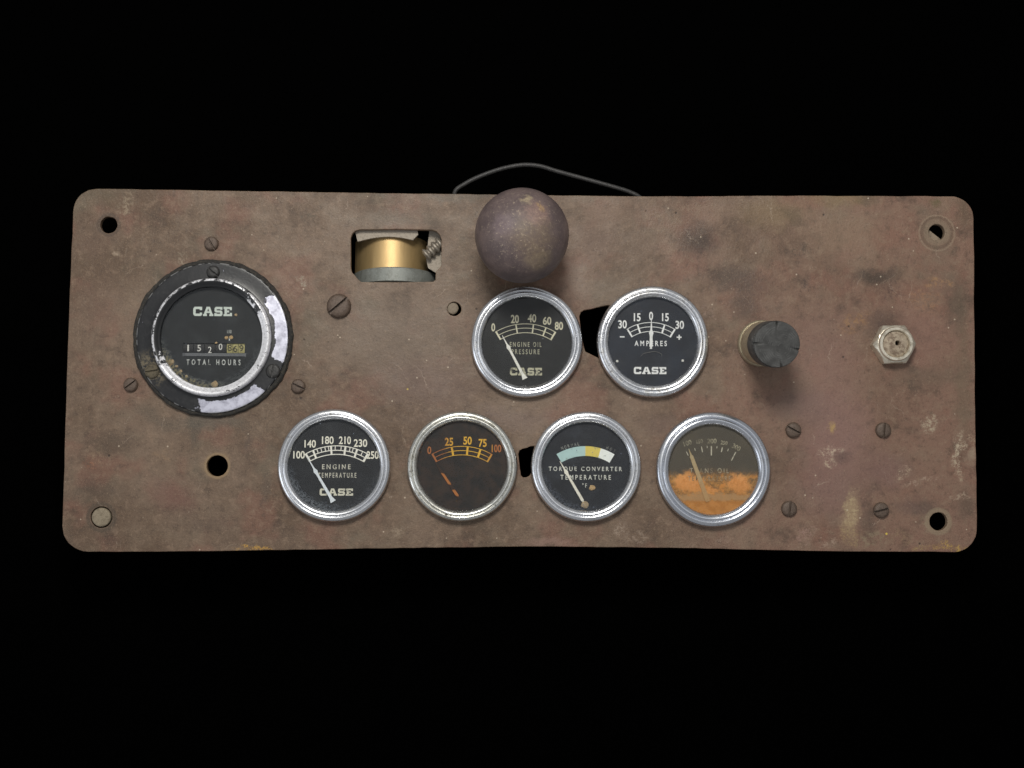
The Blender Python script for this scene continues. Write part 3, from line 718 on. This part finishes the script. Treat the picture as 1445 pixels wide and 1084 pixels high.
# torque converter temperature
g = Gauge('torque', 'torque_converter_temperature_gauge', 'chrome rimmed gauge reading TORQUE CONVERTER TEMPERATURE with pale blue, yellow and white band',
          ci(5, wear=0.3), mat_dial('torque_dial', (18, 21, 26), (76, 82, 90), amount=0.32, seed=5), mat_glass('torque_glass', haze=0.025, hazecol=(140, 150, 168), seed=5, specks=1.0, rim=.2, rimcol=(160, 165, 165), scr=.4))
x, y = g.l(826.2, 708.7); k = g.k
for nm, a0, a1, col in (('normal_band', -31.4, -.2, (178, 208, 206)), ('caution_band', -.2, 16, (220, 200, 100)), ('hot_band', 16, 31.4, (240, 246, 242))):
    v, f = ring_arc(x, y, 64.7 * k, 78.4 * k, a0, a1, PRINT_Z, 16)
    mk(nm, v, f, mat_print('band_' + nm, col, .16, (130, 140, 130), 13), g.o)
for word, a0, a1, r in (('NORMAL', -23.5, -6.8, 82), ('HOT', 22, 29.5, 82.5)):
    for i, chh in enumerate(word):
        a = a0 + (a1 - a0) * i / (len(word) - 1)
        q = (x + r * k * math.sin(math.radians(a)), y + r * k * math.cos(math.radians(a)))
        g.num.append(fit(text(chh), q[0], q[1], 2.7 * k, 4.6 * k, PRINT_Z, -math.radians(a)))
g.words('TORQUE CONVERTER', 826, 662.3, 103, 7.2, .012); g.words('TEMPERATURE', 826.5, 673.7, 71, 6.7, .008); g.words('°F', 825, 685, 6.5, 6.2, .004)
g.finish(mat_print('small_print', (150, 152, 146), .4, seed=14), None, mat_print('white_words', (222, 224, 214), .18, seed=15))
g.needle((790, 651), (799, 666.2), (823, 708), mat_simple('ivory_needle', (232, 230, 216), .5, 0, .3, (160, 150, 120), .2), w=2.8, dw=5.8, tailw=3.6, tail=3)
def crumb(name, r, mat, parent, loc, flat=.6):
    bm = bmesh.new(); bmesh.ops.create_icosphere(bm, subdivisions=2, radius=1)
    for vv in bm.verts:
        s = r * random.uniform(.78, 1.15); vv.co = Vector((vv.co.x * s, vv.co.y * s * .92, vv.co.z * s * flat))
    vs_ = [tuple(vv.co) for vv in bm.verts]; fs = [tuple(q.index for q in ff.verts) for ff in bm.faces]
    bm.free()
    return mk(name, vs_, fs, mat, parent, tuple(c * S for c in loc), smooth=True)
x, y = g.l(825.4, 712.5); crumb('corroded_hub', 5.6, mat_simple('corroded_hub', (170, 152, 122), .9, 0, .6, (110, 96, 76), .4), g.o, (x, y, 3.6), .4)
x, y = g.l(835.8, 688.5); crumb('dirt_crumb', 4.6, M_CRUMB, g.o, (x, y, 2.8), .5)
# transmission oil temperature
g = Gauge('trans', 'transmission_oil_gauge', 'chrome rimmed gauge half filled with orange rust, reading TRANS OIL',
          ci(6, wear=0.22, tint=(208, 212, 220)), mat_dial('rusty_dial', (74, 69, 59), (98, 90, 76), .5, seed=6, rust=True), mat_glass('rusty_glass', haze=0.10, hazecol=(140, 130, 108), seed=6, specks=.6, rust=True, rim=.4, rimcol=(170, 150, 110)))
for s, x, y, w, h, r in (('100', 970.3, 625.3, 11.5, 7, 17), ('150', 987.3, 623, 9, 5.6, 8), ('200', 1004.7, 622.5, 13, 7, 0), ('250', 1021.8, 625, 9.5, 5.6, -9), ('300', 1039.2, 631.3, 12, 7, -27)):
    g.t(s, x, y, w, h, r)
X, Y = g.l(1003.5, 706); k = g.k
for a, r0, r1, w in ((-27, 70, 76, .9), (-17.5, 72.5, 76, .9), (-10, 68, 76, 1.2), (-4, 73, 76, .9), (0.6, 62.5, 76, 1.7), (6.6, 73, 76, .9), (12.4, 69, 76, 1.4), (19, 72.5, 76, .9), (27.5, 62.5, 76, 1.3)):
    g.sc.append(tick(X, Y, r0 * k, r1 * k, a, w * k, PRINT_Z))
g.words('TRANS OIL', 1001, 664.2, 55, 7, .008); g.words('TEMPERATURE', 1001, 675.3, 60, 6.4, .004)
g.finish(mat_print('dim_print', (172, 166, 142), .45, (92, 86, 72), 16), mat_print('dim_scale', (206, 202, 182), .2, (92, 86, 72), 17), mat_print('dim_words', (176, 170, 148), .45, (96, 86, 66), 18))
g.needle((971.8, 633.3), (975.2, 644), (998, 705), mat_simple('tan_needle', (178, 160, 122), .7, 0, .4, (150, 120, 78), .2), wide=6.4)

# ------------------------------------------------------------------ screws
def screw_geo(r, h, slot_w, depth):
    geos = []
    v, f = lathe([(r * .985, -0.5), (r * .985, h - depth), (.01, h - depth)], 28); geos.append((v, f))
    for sgn in (1, -1):
        a0 = math.asin(slot_w / 2 / r)
        ring = [(r * math.cos(a0 + (math.pi - 2 * a0) * i / 14), sgn * r * math.sin(a0 + (math.pi - 2 * a0) * i / 14)) for i in range(15)]
        lay = []
        for sc, z in ((1, -0.4), (1, h * .45), (.93, h * .75), (.78, h * .94), (.5, h)):
            lay.append([(x * sc, sgn * max(abs(y) * sc, slot_w / 2), z) for x, y in ring])
        v = [p for L in lay for p in L]; n = 15; f = []
        for q in range(4):
            for i in range(n):
                j = (i + 1) % n
                f.append((q * n + i, q * n + j, (q + 1) * n + j, (q + 1) * n + i))
        f.append(tuple(4 * n + i for i in range(n)))
        geos.append((v, f))
    return join(geos)
def screw(px, py, r, ang, mat, parent=panel, z=0.0, h=None, base=None, name='screw', label=None, tilt=(0, 0)):
    h = h or r * .66
    v, f = screw_geo(r, h, r * .26, h * .62)
    q = at(px, py, z + h * .6); q.z = z
    loc = W(q) if base is None else Vector(((q.x - base.x) * S, (q.y - base.y) * S, z * S))
    return mk(name, v, f, mat, parent, loc, (tilt[0], tilt[1], math.radians(ang)), smooth=True, label=label)
screw(298, 343.5, 10, -60, M_SCREW); screw(184, 543, 10, 38, M_SCREW); screw(420.5, 545, 10, -25, M_SCREW)
screw(478, 431.5, 17, 41, M_SCREW, h=10, label='large domed slotted screw')
screw(1120, 607, 11, -28, M_SCREW, h=7); screw(1247, 607, 11, 84, M_SCREW, h=7); screw(1114, 718, 11, 82, M_SCREW, h=7); screw(1244, 720, 11, 14, M_SCREW, h=7)
# plug bolt in the lower corner, rivet in its hole
q = at(143, 730); v, f = lathe(arcs([(13.2, -9), (13.2, -1), (12.4, 1.2), (10, 2.0), (4, 2.3), (.01, 2.4)], 3), 32, jit=.15)
mk('bolt_head', v, f, M_BOLT, panel, W(q), smooth=True, label='dusty grey round bolt head in corner hole')
v, f = lathe([(8.4, -30), (8.4, -4.5), (7, -3.2), (3, -2.8), (.01, -2.9)], 24, jit=.35)
mk('rivet', v, f, mat_simple('dusty_rivet', (134, 122, 106), .8, 0, .5, (108, 98, 84), .4), panel, W(at(638.9, 435)), (math.radians(4), math.radians(5), 0), smooth=True)
# tab seen through the upper right hole
a = [P2(*p) for p in [(1300, 318), (1309, 319.5), (1333, 338.5), (1338, 352), (1318, 356), (1298, 340)]]
v, f = prism(a, -13, -TH - .5); mk('bracket_tab', v, f, mat_simple('dusty_tab', (146, 130, 112), .8, 0, .5), panel, (0, 0, Z0))

# ------------------------------------------------------------------ hour meter
hc = at(301, 477.3, 3); hc.z = 0; hk = kscale(301, 477)
hv, hf = lathe([(40, -.6), (57, -.6), (57, -118), (50, -126), (15, -126), (15, -Z0 / S)], 40, cap1=True)
hm = mk('hour_meter', hv, hf, M_CAN, panel, W(hc), smooth=True, label='large black round hour meter with flaked paint, reading TOTAL HOURS')
def hl(px, py, h): q = at(px, py, h); return (q.x - hc.x, q.y - hc.y)
random.seed(21)
def gw(a, r, z): return (0.9 * math.sin(5 * a + 1) * math.sin(3 * a) + 0.35 * math.sin(17 * a + 2 * math.sin(3 * a)) + 0.3 * math.sin(41 * a + 3 * math.sin(2 * a))) if r > 106 else 0
v, f = lathe([(103, -.4), (110.5, -.4), (111.6, 2.5), (110.8, 5.5), (109, 7.2), (106.6, 7.6), (105, 6.8), (103, 6.6)], 150, jit=.55, wob=gw)
mk('gasket', v, f, mat_simple('cracked_rubber', (40, 39, 37), .85, 0, .8, (74, 68, 58), .3, .9), hm, smooth=True)
M_FL = mat_flange()
v, f = lathe(arcs([(105.6, 5), (105.8, 8), (105.0, 9.6), (103.4, 10.1), (98, 10.3), (90, 10.6), (84, 11.2), (82, 12), (81.4, 13)], 3), 128)
mk('flange', v, f, M_FL, hm, smooth=True)
v, f = lathe(arcs([(82.6, 10.5), (82.9, 15), (82.4, 19.5), (80.6, 22.4), (78.3, 22.9), (75.6, 21.6), (73.2, 19.8), (71.6, 18.9), (70.6, 17.6), (70.4, 11)], 4), 128)
mk('bezel', v, f, mat_worn_ring(), hm, smooth=True)
HZ = 9.0; HP = HZ + .25
w0, w1 = hl(258.5, 497.8, HZ), hl(345.5, 484.8, HZ)
v, f = fill2d([[(70.8 * math.cos(2 * math.pi * i / 72), 70.8 * math.sin(2 * math.pi * i / 72)) for i in range(72)], [(w0[0], w0[1]), (w1[0], w0[1]), (w1[0], w1[1]), (w0[0], w1[1])]])
v = [(p[0], p[1], HZ) for p in v]
mk('dial', v, f, mat_dial('hour_dial', (20, 23, 24), (72, 76, 78), .32, seed=8), hm)
x0, x1 = w0[0], w1[0]
v, f = prism([(x0 - 1, w0[1] - 5), (x1 + 2, w0[1] - 5), (x1 + 2, w0[1] - .3), (x0 - 1, w0[1] - .3)], HZ + .1, HZ + 1.6, .1)
mk('window_lip', v, f, mat_simple('grey_lip', (92, 95, 98), .5, 0, .4), hm)
M_DR = mat_simple('black_wheel', (14, 14, 14), .6, 0, .3); M_DC = mat_simple('cream_wheel', (172, 164, 108), .7, 0, .9, (96, 90, 58), .35)
M_DW = mat_print('wheel_figures', (216, 216, 210), -.3, seed=20); M_DK = mat_simple('wheel_figures_dark', (62, 58, 36), .7, 0, .3)
yc = (w0[1] + w1[1]) / 2
cells = [(258.4, 272.4, '1', 0, 265.2), (272.8, 288, '5', 0, 280.7), (288.4, 303, '2', -2.4, 295.8), (303.4, 319.2, '0', 2, 310.9), (319.6, 328, '8', .6, 323.8), (328.3, 335.6, '6', -.6, 331.8), (336, 345.6, '9', 0, 340.4)]
for i, (a, b, dgt, dy, cxp) in enumerate(cells):
    xa, xb = hl(a, 491, HZ)[0], hl(b, 491, HZ)[0]
    R = 22.0; vv, ff = [], []
    for s in range(13):
        t = math.radians(-42 + 7 * s)
        for xx in (xa + .15, xb - .15): vv.append((xx, yc + R * math.sin(t), HZ - 1.6 - R + R * math.cos(t)))
    for s in range(12): ff.append((2 * s, 2 * s + 1, 2 * s + 3, 2 * s + 2))
    tv, tf = fit(text(dgt, 1, .008), hl(cxp, 491, HZ)[0], yc + dy, (2.2 if dgt == '1' else 5.0 if i < 4 else 6.0), 9.0, 0)
    tv = [(p[0], p[1], HZ - 1.45) for p in tv]
    V, FF = join([(vv, ff), (tv, tf)])
    mk('digit_wheel', V, FF, [M_DC, M_DK] if i > 3 else [M_DR, M_DW], hm, mi=[0] * len(ff) + [1] * len(tf))
let = []
for s, px, py, w, h in (('TOTAL HOURS', 301.3, 511.3, 75, 8),):
    x, y = hl(px, py, HP); let.append(fit(text(s, 1.9, .02), x, y, w, h, HP))
for s, px, py, w, h in (('1/10', 323.6, 468, 6, 5), ('1', 323.8, 478, 1.6, 5.5)):
    x, y = hl(px, py, HP); let.append(fit(text(s, 1, 0), x, y, w, h, HP))
v, f = join(let); mk('lettering', v, f, mat_print('hour_words', (198, 202, 198), .28, seed=21), hm)
x, y = hl(300, 439.6, HP); v, f = fit(logo(), x, y, 54, 13, HP); mk('logo', v, f, mat_print('hour_logo', (206, 216, 208), .14, seed=22), hm)
dome = [(71 * u / 8, 15.5 + 0.3 * (1 - (u / 8) ** 2)) for u in range(8, 0, -1)] + [(.01, 15.8)]
v, f = lathe(dome, 72)
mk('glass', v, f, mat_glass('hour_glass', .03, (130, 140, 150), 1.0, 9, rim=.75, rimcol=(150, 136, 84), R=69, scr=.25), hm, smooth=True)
for px, py, r, fl in ((326.0, 476.2, 3.6, .5), (319.5, 476.5, 3.0, .5), (305, 484, 2.0, .5), (241.5, 511, 5.6, .4), (303.5, 542.5, 6.2, .4), (333, 444.5, 2.4, .5), (249, 517, 2.6, .5), (255, 524, 2.6, .4), (263, 531, 2.4, .4)):
    x, y = hl(px, py, HP + .6); crumb('dirt_crumb', r * .85, M_CRUMB, hm, (x, y, HP + .5), fl)
screw(300.5, 384, 9.2, -38, M_SCREW_D, hm, 10.0, 6, hc); screw(385, 523.5, 10, 78, M_SCREW_D, hm, 10.0, 4, hc)
screw(214, 524, 10, 10, mat_simple('dirt_caked_screw', (96, 88, 72), .9, 0, .8, (50, 46, 40), .25, .9), hm, 10.0, 4.5, hc, label='screw caked in dirt')

# ------------------------------------------------------------------ ball knob on its stem
bh = 92.0; bc = at(736.5, 332.5, bh); br = 63.5
sv, sf = lathe(arcs([(22, -.4), (21.5, 6), (17, 9), (12, 10), (11, 14), (11, bh - 40)], 2), 32)
sx = W(Vector((bc.x, bc.y, 0)))
kb = mk('pull_knob', sv, sf, mat_simple('stem_steel', (92, 82, 74), .5, .5, .5), panel, sx, smooth=True, label='dark round ball knob on a short stem, worn and speckled')
bm = bmesh.new(); bmesh.ops.create_uvsphere(bm, u_segments=64, v_segments=40, radius=br)
vv = [(p.co.x * (1 + .008 * math.sin(3 * math.atan2(p.co.y, p.co.x))), p.co.y * 1.012, p.co.z * .97) for p in bm.verts]; ff = [tuple(q.index for q in x.verts) for x in bm.faces]; bm.free()
mk('ball', vv, ff, mat_ball(), kb, (0, 0, bh * S), smooth=True)

# ------------------------------------------------------------------ push button with black rubber cap
b0 = at(1074, 484, 6); b0.z = 0; b1 = at(1096.5, 486, 112)
ax = (b1 - b0); L = ax.length
rotq = ax.to_track_quat('Z', 'Y').to_euler()
sv, sf = lathe(arcs([(24, -4), (31.5, -2), (33, 3), (33, 9), (31.5, 12), (30.6, 14), (30.4, 34), (31, 37), (30.6, 40), (29, 52), (28, L - 46)], 3), 56)
pb = mk('push_button', sv, sf, mat_simple('tarnished_nickel', (186, 176, 152), .36, .7, .5, (124, 112, 92), .12, .2), panel, W(b0), rotq, smooth=True, label='round push button with black rubber cap')
n = 96; prof = [(27, L - 50), (30.6, L - 50), (31.4, L - 44), (31.6, L - 8), (31.2, L - 2), (30.4, L - .3), (28.5, L), (24, L), (18, L - .1), (9, L - .3), (.05, L - .3)]
cv, cf = lathe(prof, n)
nt = [int(((a % 360) / 360) * n) for a in (100, 186, -4, -70)]
cv = [list(p) for p in cv]
for q in range(len(prof)):
    for c_ in nt:
        if 4 <= q <= 7:
            i = q * n + c_
            cv[i][2] -= 3.4 if q < 7 else 1.4
            if q == 4: cv[i][0] *= .955; cv[i][1] *= .955
def mat_rubber():
    t = NT('scuffed_black_rubber'); P = t.px()
    n1 = t.noise(P, .06, 4, .65); r = t.vm('LENGTH', t.vm('MULTIPLY', t.vm('SUBTRACT', P, (9, 3, 0)), (1, 1, 0)))
    wv = t.n('TexWave', {'wave_type': 'RINGS', 'rings_direction': 'Z'}, Vector=t.vm('SUBTRACT', P, (7, -2, 0)), Scale=.11, Distortion=3.0, Detail=2.0)
    c = t.mix(t.ramp(n1, .35, .7), lin(52, 52, 51), lin(76, 76, 75))
    x = t.sep(P)[0]
    c = t.mix(t.math('MULTIPLY', t.ramp(wv.outputs['Fac'], .72, .98, 0, .22), t.ramp(t.noise(P, .09, 3, .6), .48, .62)), c, lin(128, 129, 128))
    c = t.mix(t.ramp(t.noise(P, .5, 3, .7), .64, .8, 0, .4), c, lin(130, 128, 122))
    return t.done(t.bsdf(c, .55, 0, t.bump(n1, .3, S * 2), .4))
mk('rubber_cap', [tuple(p) for p in cv], cf, mat_rubber(), pb, smooth=True)

# ------------------------------------------------------------------ hex nut fitting
hx = at(1260.5, 486.5, 8); hx.z = 0
def hexloop(R, z, a=0): return [(R * math.cos(math.radians(60 * i + a)), R * math.sin(math.radians(60 * i + a)), z) for i in range(6)]
R = 31.0
v = []; f = []
nseg = 48
def hexr(a, R):
    a = (a + math.pi / 6) % (math.pi / 3) - math.pi / 6
    return R * math.cos(math.pi / 6) / math.cos(math.pi / 6 - abs(a)) if True else R
def ringp(fn, z): return [(fn(2 * math.pi * i / nseg) * math.cos(2 * math.pi * i / nseg), fn(2 * math.pi * i / nseg) * math.sin(2 * math.pi * i / nseg), z(2 * math.pi * i / nseg) if callable(z) else z) for i in range(nseg)]
def hexR(R):
    def fn(a):
        b = a % (math.pi / 3)                      # corners at 0, 60, ...
        return R * math.cos(math.pi / 6) / math.cos(b - math.pi / 6)
    return fn
rings = [ringp(hexR(R), -.4), ringp(hexR(R), lambda a: 17 - 3.2 * ((hexR(R)(a) - R * .866) / (R * .134))), ringp(lambda a: 26.0, 19), ringp(lambda a: 24.6, 19.6), ringp(lambda a: 24.2, 22), ringp(lambda a: 23.2, 23.4), ringp(lambda a: 19.8, 23.4), ringp(lambda a: 18.8, 22.2), ringp(lambda a: 18.4, 17)]
v = [p for r_ in rings for p in r_]
f = [(q * nseg + i, q * nseg + (i + 1) % nseg, (q + 1) * nseg + (i + 1) % nseg, (q + 1) * nseg + i) for q in range(len(rings) - 1) for i in range(nseg)]
M_NUT = mat_simple('tarnished_nut', (220, 212, 194), .34, .7, .6, (136, 124, 102), .12, .25)
nut = mk('hex_nut', v, f, M_NUT, panel, W(hx), (0, 0, math.radians(1.5)), smooth=True, label='tarnished hexagonal nut with a plugged centre')
v, f = lathe([(18.6, 17), (18.2, 19.4), (15, 20.6), (8, 20.9), (4.2, 20.9), (3.6, 20.2), (3.4, 8)], 32, jit=.12)
dx = 2.6; v = [(p[0] + (dx if math.hypot(p[0], p[1]) < 9 else 0), p[1] + (1.2 if math.hypot(p[0], p[1]) < 9 else 0), p[2]) for p in v]
mk('plug', v, f, mat_simple('mottled_plug', (168, 154, 134), .7, .2, .9, (116, 98, 82), .10, .4, thr=(.42, .62)), nut, smooth=True)
v, f = lathe([(4.5, 9), (.01, 9)], 16); v = [(p[0] + dx, p[1] + 1.2, p[2]) for p in v]
mk('plug_hole', v, f, mat_simple('black_hole_bottom', (14, 12, 11), .9, 0, .2), nut)

# ------------------------------------------------------------------ brass barrel behind the cutout
bx0 = at(549.5, 366, -14)
bz = -68.0
theta = math.radians(-5)
blen = 52.0
v, f = lathe(arcs([(53.5, -30), (53.5, -8), (53.5, 14), (53.5, 29), (52.6, 31.4), (50.5, 32.4), (46, 32.6)], 3), 72, cap0=True, cap1=True)
def mat_brass():
    t = NT('satin_brass'); P = t.px()
    n1 = t.noise(t.vm('MULTIPLY', P, (1, 1, .25)), .12, 3, .6)
    c = t.mix(t.ramp(n1, .4, .75, 0, .35), lin(192, 164, 116), lin(152, 126, 86))
    c = t.mix(t.ramp(t.noise(P, .25, 3, .7), .68, .74, 0, .6), c, lin(110, 88, 56))
    return t.done(t.bsdf(c, .50, .72, t.bump(n1, .1, S)))
bar = mk('brass_barrel', v, f, mat_brass(), panel, W(Vector((bx0.x, bx0.y, bz))), (-math.pi / 2 - theta * -1 + 2 * 0, 0, 0), smooth=True, label='satin brass barrel seen through the rounded cutout')
bar.rotation_euler = (-math.pi / 2 - math.radians(6), 0, 0)
# flange disc at the barrel's lower end
v, f = lathe([(40, -25), (60, -25), (62.5, -23.6), (62.5, -5.2), (61, -3.6), (53, -3.4)], 72, cap0=True, jit=.12)
fo = at(557.5, 385, -8)
fl = mk('barrel_flange', v, f, mat_simple('dusty_grey_flange', (128, 131, 126), .55, .3, .6, (98, 99, 92), .12, .35), bar, (0, 0, 0), smooth=True)
fl.location = (5.5 * S, 0, -15 * S)
# grey body behind, top strip with arched lower edge; right-hand dusty web
M_GB = mat_simple('dusty_grey_casting', (164, 154, 140), .8, 0, .55, (118, 108, 96), .3, .6)
arc_pts = [(600 - 104 * i / 12, 344.5 - 10.5 * math.sin(math.pi * (0.03 + 0.94 * i / 12))) for i in range(13)]
a = [P2(*p, -9.5) for p in ([(499, 318), (588, 318), (590, 331)] + arc_pts[2:12])]
v, f = prism(a, -16, -9.5); mk('bracket', v, f, M_GB, panel, (0, 0, Z0), label='dusty grey casting behind the cutout')
a = [P2(*p, -20) for p in [(606, 324), (630, 322), (630, 376), (617, 386), (604, 378), (601.5, 366)]]
v, f = prism(a, -26, -20); mk('bracket', v, f, M_GB, panel, (0, 0, Z0))
# threaded screw shank lying across the corner
pr = []
for i in range(4):
    z = i * 8.2
    pr += [(6.0, z), (9.6, z + 2.6), (9.6, z + 4.4), (6.0, z + 7.2)]
v, f = lathe(pr, 28, cap0=True, cap1=True)
p0 = Vector((*P2(599.5, 361.5, -12), -13)); p1 = Vector((*P2(623, 342, -12), -12))
mk('threaded_shank', v, f, mat_simple('dirty_thread', (150, 142, 130), .5, .5, .6, (90, 80, 70), .3), panel, W(p0), (p1 - p0).to_track_quat('Z', 'Y').to_euler(), smooth=True)

# ------------------------------------------------------------------ cable arching over the top edge
pts = [(700, 430, -110), (668, 360, -70), (646, 312, -34), (641, 290, -24), (640.8, 277, -20), (643.5, 268.5, -18), (652, 262, -17), (672, 251.2, -16), (703, 239.7, -16), (728, 234, -16), (745, 232.8, -16), (764, 235, -16), (786, 241.8, -17), (828, 253.3, -18), (869, 264.8, -19), (888, 271, -20), (904, 279.5, -22), (925, 300, -34), (935, 360, -70), (915, 430, -110)]
v, f = tube([(*P2(a, b, c), c) for a, b, c in pts], 3.3, 12, 6)
mk('cable', v, f, mat_simple('dusty_black_cable', (50, 49, 48), .5, 0, .7, (26, 26, 26), .25, .4), panel, (0, 0, Z0), smooth=True, label='thin black cable arching above the top edge')
